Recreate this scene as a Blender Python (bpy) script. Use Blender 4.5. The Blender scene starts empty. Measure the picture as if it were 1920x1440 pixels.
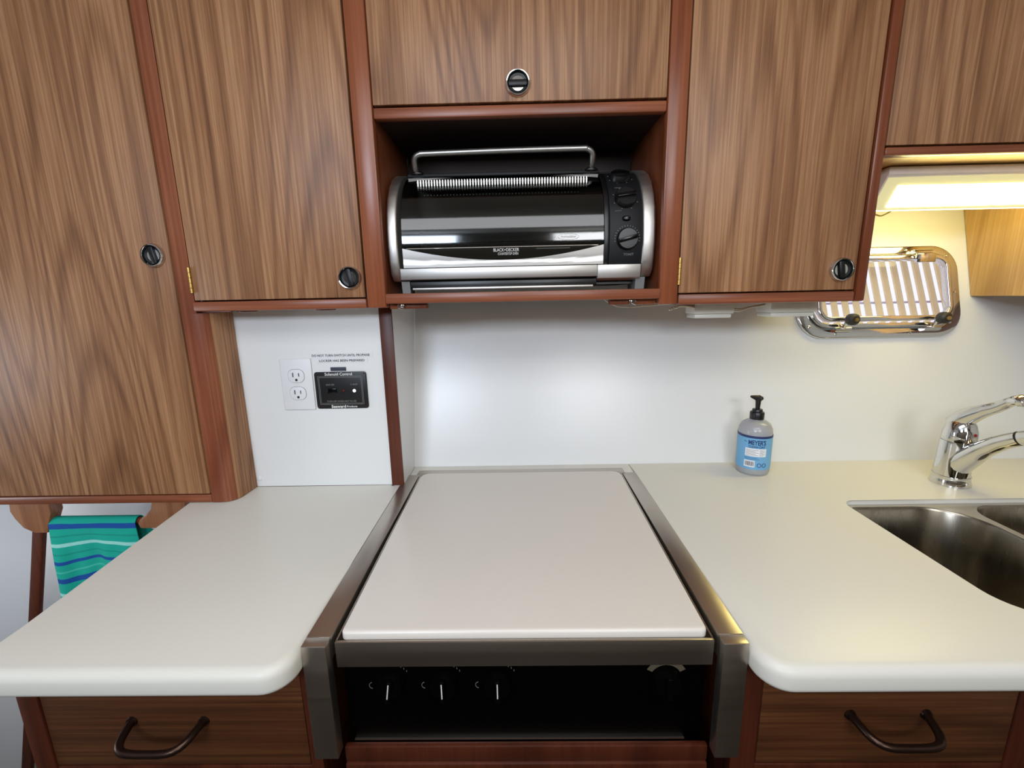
import bpy, bmesh, math, random
from mathutils import Vector, Matrix
random.seed(4)
S = bpy.context.scene
COL = S.collection

# ------------------------------------------------------------------ camera
# world: X right, Y away from the camera, Z up, worktop surface at z = 0
def setup_camera():
    f, pitch, roll, yaw = 817.25, math.radians(11.43), math.radians(-1.1534), math.radians(-0.9153)
    cy, sy, cp, sp = math.cos(yaw), math.sin(yaw), math.cos(pitch), math.sin(pitch)
    fwd = Vector((sy*cp, cy*cp, -sp)); r = Vector((cy, -sy, 0)); u = r.cross(fwd)
    c, s = math.cos(roll), math.sin(roll)
    r2 = c*r + s*u; u2 = -s*r + c*u
    cam = bpy.data.cameras.new('camera'); cam.sensor_fit = 'HORIZONTAL'; cam.sensor_width = 36
    cam.lens = f/1920*36; cam.clip_start = .02; cam.clip_end = 50
    o = bpy.data.objects.new('camera', cam); COL.objects.link(o)
    m = Matrix((r2, u2, -fwd)).transposed().to_4x4(); m.translation = Vector((0, 0, .42))
    o.matrix_world = m
    S.camera = o
setup_camera()

# ------------------------------------------------------------------ world, lights, exposure
S.view_settings.view_transform = 'Standard'
S.view_settings.look = 'None'
S.view_settings.gamma = 1
S.view_settings.use_curve_mapping = False
S.view_settings.exposure = 0.0
w = bpy.data.worlds.new('daylight_outside'); S.world = w; w.use_nodes = True
w.node_tree.nodes['Background'].inputs[0].default_value = (.78, .78, 1.0, 1)
w.node_tree.nodes['Background'].inputs[1].default_value = 1.35

def area(name, loc, target, sx, sy, power, col):
    L = bpy.data.lights.new(name, 'AREA'); L.shape = 'RECTANGLE'; L.size = sx; L.size_y = sy
    L.energy = power; L.color = col
    o = bpy.data.objects.new(name, L); COL.objects.link(o)
    o.location = loc
    o.rotation_euler = (Vector(target)-Vector(loc)).to_track_quat('-Z', 'Y').to_euler()
area('hatch_daylight', (.0, .02, 1.06), (.0, .25, 0), 1.2, .7, 12.5, (.96, .975, 1.0))
area('left_window_daylight', (-.70, -1.25, .88), (-.40, .9, .2), .6, .3, 17, (.72, .83, 1.0))
area('right_window_daylight', (.55, -1.25, .88), (.3, .9, .2), .6, .3, 10, (.95, .97, 1.0))
area('towel_nook_fill', (-1.95, 1.17, -.15), (-1.0, 1.25, -.2), .25, .3, 2.5, (.88, .93, 1.0))  # added fill lamp that whitens the far wall above the towel
area('left_nook_fill', (-1.93, .35, .10), (-1.0, 1.2, -.3), .5, .4, 6, (.85, .91, 1.0))  # added fill lamp for the dim nook under the tall cabinet

# ------------------------------------------------------------------ materials
def lin(c):
    return tuple((v/255/12.92 if v/255 <= .04045 else ((v/255+.055)/1.055)**2.4) for v in c) + (1,)
def mat(name, col, rough=.5, metal=0., **k):
    m = bpy.data.materials.new(name); m.use_nodes = True
    b = m.node_tree.nodes['Principled BSDF']
    b.inputs['Base Color'].default_value = lin(col)
    b.inputs['Roughness'].default_value = rough
    b.inputs['Metallic'].default_value = metal
    for kk, v in k.items():
        b.inputs[kk.replace('_', ' ')].default_value = v
    return m
def noise_rough(m, scale, lo, hi, bump=0.):
    nt = m.node_tree; N = nt.nodes; L = nt.links; b = N['Principled BSDF']
    tc = N.new('ShaderNodeTexCoord'); mp = N.new('ShaderNodeMapping'); mp.inputs['Scale'].default_value = scale
    n = N.new('ShaderNodeTexNoise'); n.inputs['Scale'].default_value = 1; n.inputs['Detail'].default_value = 4
    r = N.new('ShaderNodeMapRange'); r.inputs['To Min'].default_value = lo; r.inputs['To Max'].default_value = hi
    L.new(tc.outputs['Object'], mp.inputs[0]); L.new(mp.outputs[0], n.inputs['Vector'])
    L.new(n.outputs[0], r.inputs[0]); L.new(r.outputs[0], b.inputs['Roughness'])
    if bump:
        bp = N.new('ShaderNodeBump'); bp.inputs['Strength'].default_value = bump; bp.inputs['Distance'].default_value = .001
        L.new(n.outputs[0], bp.inputs['Height']); L.new(bp.outputs[0], b.inputs['Normal'])
    return m
def wood(name, light, mid, dark, off=(0, 0, 0), horiz=False, rough=.38, rings=7., streak=.5, spec=.4, bandk=.30):
    m = mat(name, mid, rough); nt = m.node_tree; N = nt.nodes; L = nt.links; b = N['Principled BSDF']
    b.inputs['Specular IOR Level'].default_value = spec
    tc = N.new('ShaderNodeTexCoord')
    m0 = N.new('ShaderNodeMapping'); m0.inputs['Location'].default_value = off
    if horiz: m0.inputs['Rotation'].default_value = (0, math.pi/2, 0)
    L.new(tc.outputs['Object'], m0.inputs[0])
    def nz(scale, detail=2., rgh=.5):
        mp = N.new('ShaderNodeMapping'); mp.inputs['Scale'].default_value = scale
        L.new(m0.outputs[0], mp.inputs[0])
        n = N.new('ShaderNodeTexNoise'); n.inputs['Scale'].default_value = 1
        n.inputs['Detail'].default_value = detail; n.inputs['Roughness'].default_value = rgh
        L.new(mp.outputs[0], n.inputs['Vector']); return n.outputs[0]
    def mth(op, a, bb=None, c=None):
        n = N.new('ShaderNodeMath'); n.operation = op
        for i, v in enumerate((a, bb, c)):
            if v is None: continue
            if isinstance(v, (int, float)): n.inputs[i].default_value = v
            else: L.new(v, n.inputs[i])
        return n.outputs[0]
    big = nz((5.0, 5.0, .62), .6, .35)
    wob = nz((30, 30, 1.6), 2)
    v = mth('MULTIPLY_ADD', big, rings*6.283*2.6, mth('MULTIPLY', wob, 2.2))
    band = mth('MULTIPLY_ADD', mth('SINE', v), .5, .5)
    band = mth('POWER', band, 3.5)
    st = nz((210, 210, 1.7), 4, .65)
    fine = nz((420, 420, 16), 2, .6)
    wide = nz((14, 14, 1.1), 2, .5)
    t = mth('MULTIPLY', band, bandk)
    t = mth('MULTIPLY_ADD', mth('SUBTRACT', st, .5), streak*2.9, t)
    t = mth('MULTIPLY_ADD', mth('SUBTRACT', fine, .5), streak*.9, t)
    t = mth('MULTIPLY_ADD', mth('SUBTRACT', wide, .5), .7, t)
    t = mth('ADD', t, .28)
    cr = N.new('ShaderNodeValToRGB')
    cr.color_ramp.elements[0].color = lin(light); cr.color_ramp.elements[0].position = 0
    cr.color_ramp.elements[1].color = lin(dark); cr.color_ramp.elements[1].position = 1
    e = cr.color_ramp.elements.new(.42); e.color = lin(mid)
    L.new(t, cr.inputs[0]); L.new(cr.outputs[0], b.inputs['Base Color'])
    bp = N.new('ShaderNodeBump'); bp.inputs['Strength'].default_value = .12; bp.inputs['Distance'].default_value = .0006
    L.new(st, bp.inputs['Height']); L.new(bp.outputs[0], b.inputs['Normal'])
    return m
TL, TM, TD = (176, 131, 93), (141, 97, 64), (92, 58, 36)
TEAK = [wood('teak_veneer', TL, TM, TD, off=(i*1.7+.3, i*.9, i*2.3), rough=.45) for i in range(5)]
TEAK_H = wood('shaded_teak_across', (114, 70, 38), (88, 50, 26), (54, 28, 14), off=(3.1, 2.2, .4), horiz=True, rough=.5, rings=4)  # drawer teak darkened: shade below the worktop is in the colour
OAK = wood('golden_veneer', (204, 168, 112), (182, 144, 88), (146, 108, 62), off=(7, 1, 3), streak=.35, rings=4)
DMAH = wood('dark_shaded_mahogany', (100, 48, 28), (80, 36, 20), (52, 22, 12), off=(6, 5, 2), streak=.3, rings=3, rough=.4)  # mahogany copy with the base parts' shade in its colour; also post and trim
NICHE_SHADE = mat('shaded_niche_wood', (44, 28, 20), .6)  # niche top and back: the recess shade is put into the colour
MAH = wood('mahogany', (146, 84, 54), (122, 64, 38), (88, 42, 24), off=(1, 5, 2), streak=.3, rings=3, rough=.3)
MAH_H = wood('mahogany_across', (154, 92, 64), (126, 70, 46), (92, 48, 30), off=(2, 4, 1), horiz=True, streak=.4, rings=3, rough=.32)
WHITE = mat('white_laminate', (226, 227, 226), .28)
WORK = mat('cream_solid_surface', (220, 217, 207), .32, Specular_IOR_Level=.3)
GREYW = mat('grey_bulkhead_paint', (205, 206, 208), .6)
CEIL = mat('ceiling_vinyl', (225, 222, 214), .7)
STEEL = noise_rough(mat('brushed_steel', (190, 181, 170), .35, 1.), (3, 140, 90), .28, .42, .04)
STEEL_L = noise_rough(mat('light_brushed_steel', (205, 201, 196), .3, 1.), (3, 120, 160), .36, .52, .03)
SINKM = noise_rough(mat('sink_steel', (150, 142, 128), .3, 1.), (60, 60, 4), .2, .34)
CHROME = mat('chrome', (214, 214, 214), .06, 1.)
BRASS = mat('brass', (196, 160, 92), .3, 1.)
BLACK = mat('black_plastic', (14, 14, 15), .35)
BLACKM = mat('charcoal_panel', (20, 21, 23), .5, Specular_IOR_Level=.25)
GLOSSBLACK = mat('gloss_black', (4, 4, 5), .2, Specular_IOR_Level=.35)
PANELBLACK = mat('knob_panel_black', (2, 2, 2), .4, Specular_IOR_Level=.06)
STOVEBLACK = mat('black_enamel', (3, 3, 3), .35, Specular_IOR_Level=.12)
DARKIN = mat('oven_liner', (120, 118, 110), .5, .3)
PLATEW = mat('white_plate_plastic', (224, 224, 226), .35)
INKW = mat('white_ink', (225, 225, 222), .5)
INKG = mat('grey_ink', (120, 120, 118), .5)
INKB = mat('black_ink', (30, 30, 36), .5)
INKNAVY = mat('navy_ink', (28, 52, 104), .5)
BLUEL = mat('blue_label', (112, 172, 214), .45)
NAVY = mat('navy_band', (36, 48, 100), .45)
LABW = mat('white_label', (232, 232, 236), .5)
CABLE = mat('white_cable', (215, 208, 190), .5)
BRONZE = mat('bronze_pull', (74, 56, 48), .32, .9)
BOXW = mat('clear_plastic_box', (225, 225, 215), .3)
RUBBER = mat('dark_rubber', (40, 38, 32), .5)
LENS = mat('lamp_lens', (255, 250, 225), .4)
LENS.node_tree.nodes['Principled BSDF'].inputs['Emission Color'].default_value = (1, .87, .33, 1)
LENS.node_tree.nodes['Principled BSDF'].inputs['Emission Strength'].default_value = 34
GLOW = mat('lit_diffuser', (214, 206, 150), .4)
GLOW.node_tree.nodes['Principled BSDF'].inputs['Emission Color'].default_value = (1, .93, .52, 1)
GLOW.node_tree.nodes['Principled BSDF'].inputs['Emission Strength'].default_value = .38
WALLGLOW = mat('wall_glow', (255, 246, 200), .4)  # glow added for the wall behind the lamp
WALLGLOW.node_tree.nodes['Principled BSDF'].inputs['Emission Color'].default_value = (1, .87, .36, 1)
WALLGLOW.node_tree.nodes['Principled BSDF'].inputs['Emission Strength'].default_value = 6.2
SHELLW = mat('lamp_housing', (222, 214, 205), .45)
LED = mat('lit_indicator', (255, 255, 255), .4)
LED.node_tree.nodes['Principled BSDF'].inputs['Emission Color'].default_value = (1, .98, .94, 1)
LED.node_tree.nodes['Principled BSDF'].inputs['Emission Strength'].default_value = 1.2
REDL = mat('dull_red_lens', (70, 24, 20), .3)
BOTTLE = mat('translucent_bottle', (184, 186, 190), .22, Transmission_Weight=.25, Subsurface_Weight=.2)
def glass_mat(name, tint, gl=.06, rough=.03):
    m = bpy.data.materials.new(name); m.use_nodes = True; nt = m.node_tree; N = nt.nodes; L = nt.links
    N.remove(N['Principled BSDF'])
    t = N.new('ShaderNodeBsdfTransparent'); t.inputs[0].default_value = tint
    g = N.new('ShaderNodeBsdfGlossy'); g.inputs['Roughness'].default_value = rough
    f = N.new('ShaderNodeFresnel'); f.inputs[0].default_value = 1.5
    a = N.new('ShaderNodeMath'); a.operation = 'ADD'; a.inputs[1].default_value = gl
    mx = N.new('ShaderNodeMixShader')
    ge = N.new('ShaderNodeNewGeometry'); iv = N.new('ShaderNodeMath'); iv.operation = 'SUBTRACT'; iv.inputs[0].default_value = 1
    ml = N.new('ShaderNodeMath'); ml.operation = 'MULTIPLY'     # the inner face of the pane adds no mirror of its own
    L.new(ge.outputs['Backfacing'], iv.inputs[1]); L.new(a.outputs[0], ml.inputs[0]); L.new(iv.outputs[0], ml.inputs[1])
    L.new(f.outputs[0], a.inputs[0]); L.new(ml.outputs[0], mx.inputs[0]); L.new(t.outputs[0], mx.inputs[1]); L.new(g.outputs[0], mx.inputs[2])
    L.new(mx.outputs[0], N['Material Output'].inputs[0]); return m
SMOKE = glass_mat('smoked_glass', (.42, .43, .42, 1), .03, .07)
CLEAR = glass_mat('window_glass', (.96, .97, .98, 1), .0)

def towel_mat(dark=1.):
    m = mat('striped_towel_cloth', (24, 160, 140), .95); nt = m.node_tree; N = nt.nodes; L = nt.links
    tc = N.new('ShaderNodeTexCoord'); se = N.new('ShaderNodeSeparateXYZ'); cr = N.new('ShaderNodeValToRGB')
    mr = N.new('ShaderNodeMapRange'); mr.inputs['From Min'].default_value = -.60; mr.inputs['From Max'].default_value = -.05
    nz = N.new('ShaderNodeTexNoise'); nz.inputs['Scale'].default_value = 9
    ad = N.new('ShaderNodeMath'); ad.operation = 'MULTIPLY_ADD'; ad.inputs[1].default_value = .010
    at = N.new('ShaderNodeAttribute'); at.attribute_name = 'drop'
    L.new(tc.outputs['Object'], nz.inputs['Vector'])
    L.new(nz.outputs[0], ad.inputs[0]); L.new(at.outputs['Fac'], ad.inputs[2]); L.new(ad.outputs[0], mr.inputs[0])
    L.new(mr.outputs[0], cr.inputs[0]); L.new(cr.outputs[0], N['Principled BSDF'].inputs['Base Color'])
    teal, blue, white, mint, deep = (10, 172, 150), (16, 78, 158), (158, 226, 214), (70, 192, 172), (6, 152, 134)
    bands = [(-.60, deep), (-.290, teal), (-.277, white), (-.268, teal), (-.240, blue), (-.229, teal), (-.213, mint), (-.208, teal),
             (-.192, blue), (-.182, teal), (-.168, deep), (-.164, teal), (-.147, white), (-.138, teal), (-.122, deep), (-.118, teal), (-.103, blue), (-.090, teal)]
    els = cr.color_ramp.elements; cr.color_ramp.interpolation = 'CONSTANT'
    while len(els) > 1: els.remove(els[-1])
    for i, (z, c) in enumerate(bands):
        p = (z+.005+.60)/.55
        if i == 0: els[0].position = 0; els[0].color = lin(c)
        else: e = els.new(p); e.color = lin(c)
    bp = N.new('ShaderNodeBump'); bp.inputs['Strength'].default_value = .4; n2 = N.new('ShaderNodeTexNoise'); n2.inputs['Scale'].default_value = 500
    L.new(tc.outputs['Object'], n2.inputs['Vector']); L.new(n2.outputs[0], bp.inputs['Height']); L.new(bp.outputs[0], N['Principled BSDF'].inputs['Normal'])
    return m
TOWEL = towel_mat()

# ------------------------------------------------------------------ mesh helpers (all in world coordinates)
def B(): return bmesh.new()
def box(bm, x0, x1, y0, y1, z0, z1, bev=0., seg=2):
    t = bmesh.new()
    bmesh.ops.create_cube(t, size=1)
    for v in t.verts:
        v.co = Vector(((x0+x1)/2+v.co.x*(x1-x0), (y0+y1)/2+v.co.y*(y1-y0), (z0+z1)/2+v.co.z*(z1-z0)))
    if bev: bmesh.ops.bevel(t, geom=t.edges[:], offset=bev, segments=seg, affect='EDGES', profile=.5)
    merge(bm, t); return bm
def merge(bm, t, mi=None):
    me = bpy.data.meshes.new('t')
    if mi is not None:
        for f in t.faces: f.material_index = mi
    t.to_mesh(me); t.free(); bm.from_mesh(me); bpy.data.meshes.remove(me)
def prism(bm, pts, axis, a0, a1, bev=0.):
    """extrude a 2-D outline along an axis: 'y' pts=(x,z), 'x' pts=(y,z), 'z' pts=(x,y)"""
    t = bmesh.new()
    def P(p, a): return {'y': (p[0], a, p[1]), 'x': (a, p[0], p[1]), 'z': (p[0], p[1], a)}[axis]
    A = [t.verts.new(P(p, a0)) for p in pts]; C = [t.verts.new(P(p, a1)) for p in pts]
    n = len(pts)
    fa = t.faces.new(A); fc = t.faces.new(C[::-1])
    for i in range(n): t.faces.new((A[i], C[i], C[(i+1) % n], A[(i+1) % n]))
    bmesh.ops.recalc_face_normals(t, faces=t.faces[:])
    if bev:
        ed = [e for e in t.edges if e.calc_face_angle(0) > .6]
        bmesh.ops.bevel(t, geom=ed, offset=bev, segments=2, affect='EDGES', profile=.5)
    merge(bm, t); return bm
def rrect(x0, x1, y0, y1, r, n=8):
    out = []
    rs = r if isinstance(r, (tuple, list)) else (r,)*4      # bl, br, tr, tl
    for (cx, cy, a, rr) in ((x0+rs[0], y0+rs[0], 180, rs[0]), (x1-rs[1], y0+rs[1], 270, rs[1]), (x1-rs[2], y1-rs[2], 0, rs[2]), (x0+rs[3], y1-rs[3], 90, rs[3])):
        for i in range(n+1):
            t = math.radians(a+90*i/n); out.append((cx+rr*math.cos(t), cy+rr*math.sin(t)))
    return out
def tube(bm, pts, r, seg=12, cap=True, sub=0):
    """tube along points; r a number or a list; sub smooths the path"""
    pts = [Vector(p) for p in pts]
    rs = list(r) if isinstance(r, (list, tuple)) else [r]*len(pts)
    if sub:
        q, qr = [], []
        n = len(pts)
        for i in range(n-1):
            p0, p1, p2, p3 = pts[max(i-1, 0)], pts[i], pts[i+1], pts[min(i+2, n-1)]
            for k in range(sub):
                t = k/sub
                q.append(.5*((2*p1)+(p2-p0)*t+(2*p0-5*p1+4*p2-p3)*t*t+(3*p1-p0-3*p2+p3)*t**3))
                qr.append(rs[i]*(1-t)+rs[i+1]*t)
        q.append(pts[-1]); qr.append(rs[-1]); pts, rs = q, qr
    t = bmesh.new(); rings = []
    up = None
    for i, p in enumerate(pts):
        d = (pts[min(i+1, len(pts)-1)]-pts[max(i-1, 0)]).normalized()
        if up is None: up = Vector((0, 0, 1)) if abs(d.z) < .9 else Vector((1, 0, 0))
        a = d.cross(up).normalized(); up = a.cross(d).normalized()
        rings.append([t.verts.new(p+rs[i]*(math.cos(2*math.pi*k/seg)*a+math.sin(2*math.pi*k/seg)*up)) for k in range(seg)])
    for i in range(len(rings)-1):
        for k in range(seg): t.faces.new((rings[i][k], rings[i][(k+1) % seg], rings[i+1][(k+1) % seg], rings[i+1][k]))
    if cap: t.faces.new(rings[0][::-1]); t.faces.new(rings[-1])
    bmesh.ops.recalc_face_normals(t, faces=t.faces[:]); merge(bm, t); return bm
def lathe(bm, prof, c, axis='z', seg=40, sx=1., sy=1., M=None):
    """prof = [(radius, height)], revolve about axis through c; axis '-y' points to the viewer"""
    t = bmesh.new(); rings = []
    for r, h in prof:
        ring = []
        for k in range(seg):
            a = 2*math.pi*k/seg; u, v = r*math.cos(a)*sx, r*math.sin(a)*sy
            if axis == 'z': p = Vector((u, v, h))
            else: p = Vector((u, -h, v))
            if M is not None: p = M @ p
            ring.append(t.verts.new(p+Vector(c)))
        rings.append(ring)
    for i in range(len(rings)-1):
        for k in range(seg):
            try: t.faces.new((rings[i][k], rings[i][(k+1) % seg], rings[i+1][(k+1) % seg], rings[i+1][k]))
            except ValueError: pass
    t.faces.new(rings[0]); t.faces.new(rings[-1])
    bmesh.ops.remove_doubles(t, verts=t.verts[:], dist=1e-6)
    bmesh.ops.recalc_face_normals(t, faces=t.faces[:]); merge(bm, t); return bm
def slab(bm, outline, z0, z1, rad, holes=(), hrad=.004, n=5):
    """flat slab with a rounded outer edge (radius per point through rad(x, y)), with holes"""
    t = bmesh.new()
    def loops(pts, radf, sign):
        m = len(pts); nor = []
        for i in range(m):
            a, b, c = Vector(pts[i-1]), Vector(pts[i]), Vector(pts[(i+1) % m])
            e1 = (b-a).normalized(); e2 = (c-b).normalized()
            n1 = Vector((-e1.y, e1.x)); n2 = Vector((-e2.y, e2.x)); nn = (n1+n2)
            nn = nn/max(nn.dot(n1), .3)
            nor.append(nn*sign)
        L = []
        steps = [(1-math.sin(math.pi/2*k/n), 1-math.cos(math.pi/2*k/n)) for k in range(n+1)]   # top cap edge -> side
        for ins, dz in steps:
            L.append([t.verts.new((p[0]+nor[i].x*radf(*p)*ins, p[1]+nor[i].y*radf(*p)*ins, z1-radf(*p)*dz)) for i, p in enumerate(pts)])
        for ins, dz in steps[::-1]:
            L.append([t.verts.new((p[0]+nor[i].x*radf(*p)*ins*.6, p[1]+nor[i].y*radf(*p)*ins*.6, z0+radf(*p)*dz*.6)) for i, p in enumerate(pts)])
        for a, b in zip(L, L[1:]):
            for i in range(m): t.faces.new((a[i], a[(i+1) % m], b[(i+1) % m], b[i]))
        return L[0], L[-1]
    tops, bots = [], []
    for k, (pts, rf, s) in enumerate([(outline, rad, 1)] + [(h, (lambda x, y: hrad), -1) for h in holes]):
        a, b = loops(pts, rf, s); tops.append(a); bots.append(b)
    for grp in (tops, bots):
        ed = []
        for lp in grp:
            for i in range(len(lp)): ed.append(t.edges.get((lp[i], lp[(i+1) % len(lp)])))
        bmesh.ops.triangle_fill(t, edges=ed, use_beauty=True)
    bmesh.ops.recalc_face_normals(t, faces=t.faces[:]); merge(bm, t); return bm
def sheet(bm, outer, holes, F, thick):
    """plate with holes; F maps (u, v, depth) to a point"""
    t = bmesh.new(); caps = []
    for d in (0, thick):
        caps.append([[t.verts.new(F(u, v, d)) for u, v in lp] for lp in [outer]+list(holes)])
    for cap in caps:
        ed = []
        for lp in cap:
            for i in range(len(lp)): ed.append(t.edges.new((lp[i], lp[(i+1) % len(lp)])))
        bmesh.ops.triangle_fill(t, edges=ed, use_beauty=True)
    for a, b in zip(*caps):
        for i in range(len(a)): t.faces.new((a[i], a[(i+1) % len(a)], b[(i+1) % len(b)], b[i]))
    bmesh.ops.recalc_face_normals(t, faces=t.faces[:]); merge(bm, t); return bm

ORG = {}
def thing(name, label, cat, loc, group=None):
    o = bpy.data.objects.new(name, None); COL.objects.link(o); o.location = loc; o.empty_display_size = .05
    o['label'] = label; o['category'] = cat
    if group: o['group'] = group
    ORG[o] = Vector(loc); return o
def obj(name, bm, mats, parent=None, label=None, cat=None, kind=None, group=None, smooth=35):
    me = bpy.data.meshes.new(name)
    if parent is not None: org = ORG[parent]
    elif kind == 'structure': org = Vector((0, 0, 0))
    else:
        xs = [v.co for v in bm.verts]
        org = Vector(((min(v.x for v in xs)+max(v.x for v in xs))/2, (min(v.y for v in xs)+max(v.y for v in xs))/2, min(v.z for v in xs)))
    for v in bm.verts: v.co -= org
    bm.to_mesh(me); bm.free()
    for m in (mats if isinstance(mats, (list, tuple)) else [mats]): me.materials.append(m)
    if smooth:
        for p in me.polygons: p.use_smooth = True
        me.set_sharp_from_angle(angle=math.radians(smooth))
    o = bpy.data.objects.new(name, me); COL.objects.link(o)
    if parent is not None: o.parent = parent
    else: o.location = org
    ORG[o] = org
    if label: o['label'] = label
    if cat: o['category'] = cat
    if kind: o['kind'] = kind
    if group: o['group'] = group
    return o
def text_bm(s, size, c, width=None, F=None, ext=.0004, bold=0., sp=1.):
    """lettering as a mesh, centred on c, facing -Y; F bends flat (x, z) coordinates onto a surface"""
    cu = bpy.data.curves.new('t', 'FONT'); cu.body = s; cu.size = size; cu.align_x = 'CENTER'; cu.align_y = 'CENTER'
    cu.extrude = ext; cu.offset = bold; cu.space_character = sp; cu.resolution_u = 3
    o = bpy.data.objects.new('t', cu); COL.objects.link(o)
    bpy.context.view_layer.update()
    me = bpy.data.meshes.new_from_object(o.evaluated_get(bpy.context.evaluated_depsgraph_get()))
    bm = bmesh.new(); bm.from_mesh(me)
    k = 1.
    if width:
        xs = [v.co.x for v in bm.verts]; k = width/(max(xs)-min(xs))
    for v in bm.verts:
        x, z, d = v.co.x*k, v.co.y, v.co.z
        v.co = F(c[0]+x, c[2]+z, d) if F else Vector((c[0]+x, c[1]-d, c[2]+z))
    bpy.data.objects.remove(o); bpy.data.curves.remove(cu); bpy.data.meshes.remove(me)
    return bm

YF = .853                        # face of the hanging cupboards
K = .262                         # outward lean of the hull side behind the worktop
def yw(z): return 1.04 + K*z

# ------------------------------------------------------------------ the room
# leaning hull side with the opening of the port light
CS = math.sqrt(1+K*K)
def hull(u, z, d): return Vector((u, yw(z)+d/CS, z-K*d/CS))
WX0, WX1, WZ0, WZ1 = .740, 1.110, .330, .500
bm = B(); sheet(bm, [(-.268, -.04), (1.75, -.04), (1.75, 1.08), (-.268, 1.08)], [rrect(WX0, WX1, WZ0, WZ1, .03)], hull, .02)
obj('wall_back', bm, WHITE, kind='structure')
bm = B(); box(bm, -.61, -.2935, .933, .953, .0005, 1.0); obj('wall_panel', bm, WHITE, kind='structure').name = 'wall_left'
bm = B(); prism(bm, [(.934, -.04), (yw(-.04)-.001, -.04), (yw(1.0)-.001, 1.0), (.934, 1.0)], 'x', -.291, -.2675)
obj('wall_return', bm, WHITE, kind='structure').name = 'wall_side'
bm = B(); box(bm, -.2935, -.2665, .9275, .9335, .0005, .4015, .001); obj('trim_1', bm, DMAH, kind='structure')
bm = B(); prism(bm, [(-2.0, -.92), (-1.46, -.92), (-1.235, -.1), (-1.215, .0), (-2.0, .0)], 'y', 1.0, 1.02); obj('wall_port', bm, GREYW, kind='structure').name = 'wall_far_left'
bm = B(); box(bm, -2.0, -.62, 1.32, 1.34, -.92, 1.08); obj('wall_behind_cabinet', bm, WHITE, kind='structure').name = 'wall_far'
bm = B(); box(bm, -2.02, 1.77, -1.62, 1.34, -.94, -.92); obj('floor', bm, mat('dark_sole', (72, 62, 52), .5), kind='structure')
bm = B(); box(bm, -2.02, 1.77, -1.62, 1.345, 1.08, 1.1); obj('ceiling', bm, CEIL, kind='structure')
bm = B(); box(bm, -2.02, 1.77, -1.62, -1.6, -.92, 1.08); obj('wall_rear', bm, mat('rear_bulkhead', (120, 114, 106), .6), kind='structure')
bm = B(); box(bm, -1.7, 1.74, -.52, -.48, -.92, .40, .004); obj('wall_light_block', bm, mat('light_block_paint', (136, 128, 116), .5), kind='structure')  # added unseen wall that keeps rear window light off the drawers
bm = B(); box(bm, -2.02, -2.0, -1.6, 1.34, -.92, 1.08); obj('wall_port_side', bm, CEIL, kind='structure').name = 'wall_outer_left'
bm = B(); box(bm, 1.75, 1.77, -1.6, 1.34, -.92, 1.08); obj('wall_right', bm, CEIL, kind='structure')
bm = B(); box(bm, -.62, 1.75, 1.06, 1.08, -.92, -.045); obj('wall_lower_back', bm, GREYW, kind='structure').name = 'wall_back_low'
bm = B(); lathe(bm, [(0, .0), (.006, 0), (.0055, .0015), (.003, .0025), (0, .0025)], (-.600, .933, .020), '-y', 20)
obj('screw_cap', bm, WHITE, label='small white screw cap at the bottom left corner of the outlet wall', cat='screw cap')
for (x, z, r) in ((-.183, .158, .004), (.186, .155, .003), (.165, .168, .0025)):
    pass

# port light
WF = [lambda u, v, d, o=o: hull(u, v, -d-o) for o in (0, .001)]
wt = thing('window_1', '', '', (.92, yw(.40), .40)); del wt['label']; del wt['category']; wt['kind'] = 'structure'
bm = B(); sheet(bm, rrect(.708, 1.116, .297, .522, .062, 10), [rrect(.735, 1.091, .320, .500, .045, 10)], lambda u, v, d: hull(u, v, -.0005-d), .009)
ed = [e for e in bm.edges if e.calc_face_angle(0) > 1.2]; bmesh.ops.bevel(bm, geom=ed, offset=.003, segments=3, affect='EDGES', profile=.5)
obj('outer_frame', bm, CHROME, wt)
def ringbm(x0, x1, z0, z1, rr, wdt, d0, d1, bv):
    bm = B(); sheet(bm, rrect(x0, x1, z0, z1, rr, 10), [rrect(x0+wdt, x1-wdt, z0+wdt, z1-wdt, max(rr-wdt, .004), 10)], lambda u, v, d: hull(u, v, -d0-d), d1-d0)
    ed = [e for e in bm.edges if e.calc_face_angle(0) > 1.2]; bmesh.ops.bevel(bm, geom=ed, offset=bv, segments=3, affect='EDGES', profile=.5)
    return bm
obj('spigot', ringbm(.7365, 1.0895, .3215, .4985, .044, .010, .0005, .016, .002), CHROME, wt)
sash = obj('sash', ringbm(.752, 1.088, .336, .497, .034, .012, .004, .022, .003), CHROME, wt)
bm = B(); sheet(bm, rrect(.763, 1.077, .347, .486, .024), [], lambda u, v, d: hull(u, v, -.010-d), .003); obj('glass_pane', bm, CLEAR, wt)
for i, (x, z) in enumerate(((.735, .325), (.80, .3075), (.985, .3075), (1.085, .332), (1.104, .405), (1.09, .495), (.99, .511), (.722, .36))):
    c = hull(x, z, -.0095); bm = B(); lathe(bm, [(0, 0), (.0042, 0), (.0035, .0016), (.0015, .0024), (0, .0025)], c, '-y', 16, M=Matrix.Rotation(-math.atan(K), 3, 'X')); obj('screw', bm, CHROME, wt)
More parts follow.
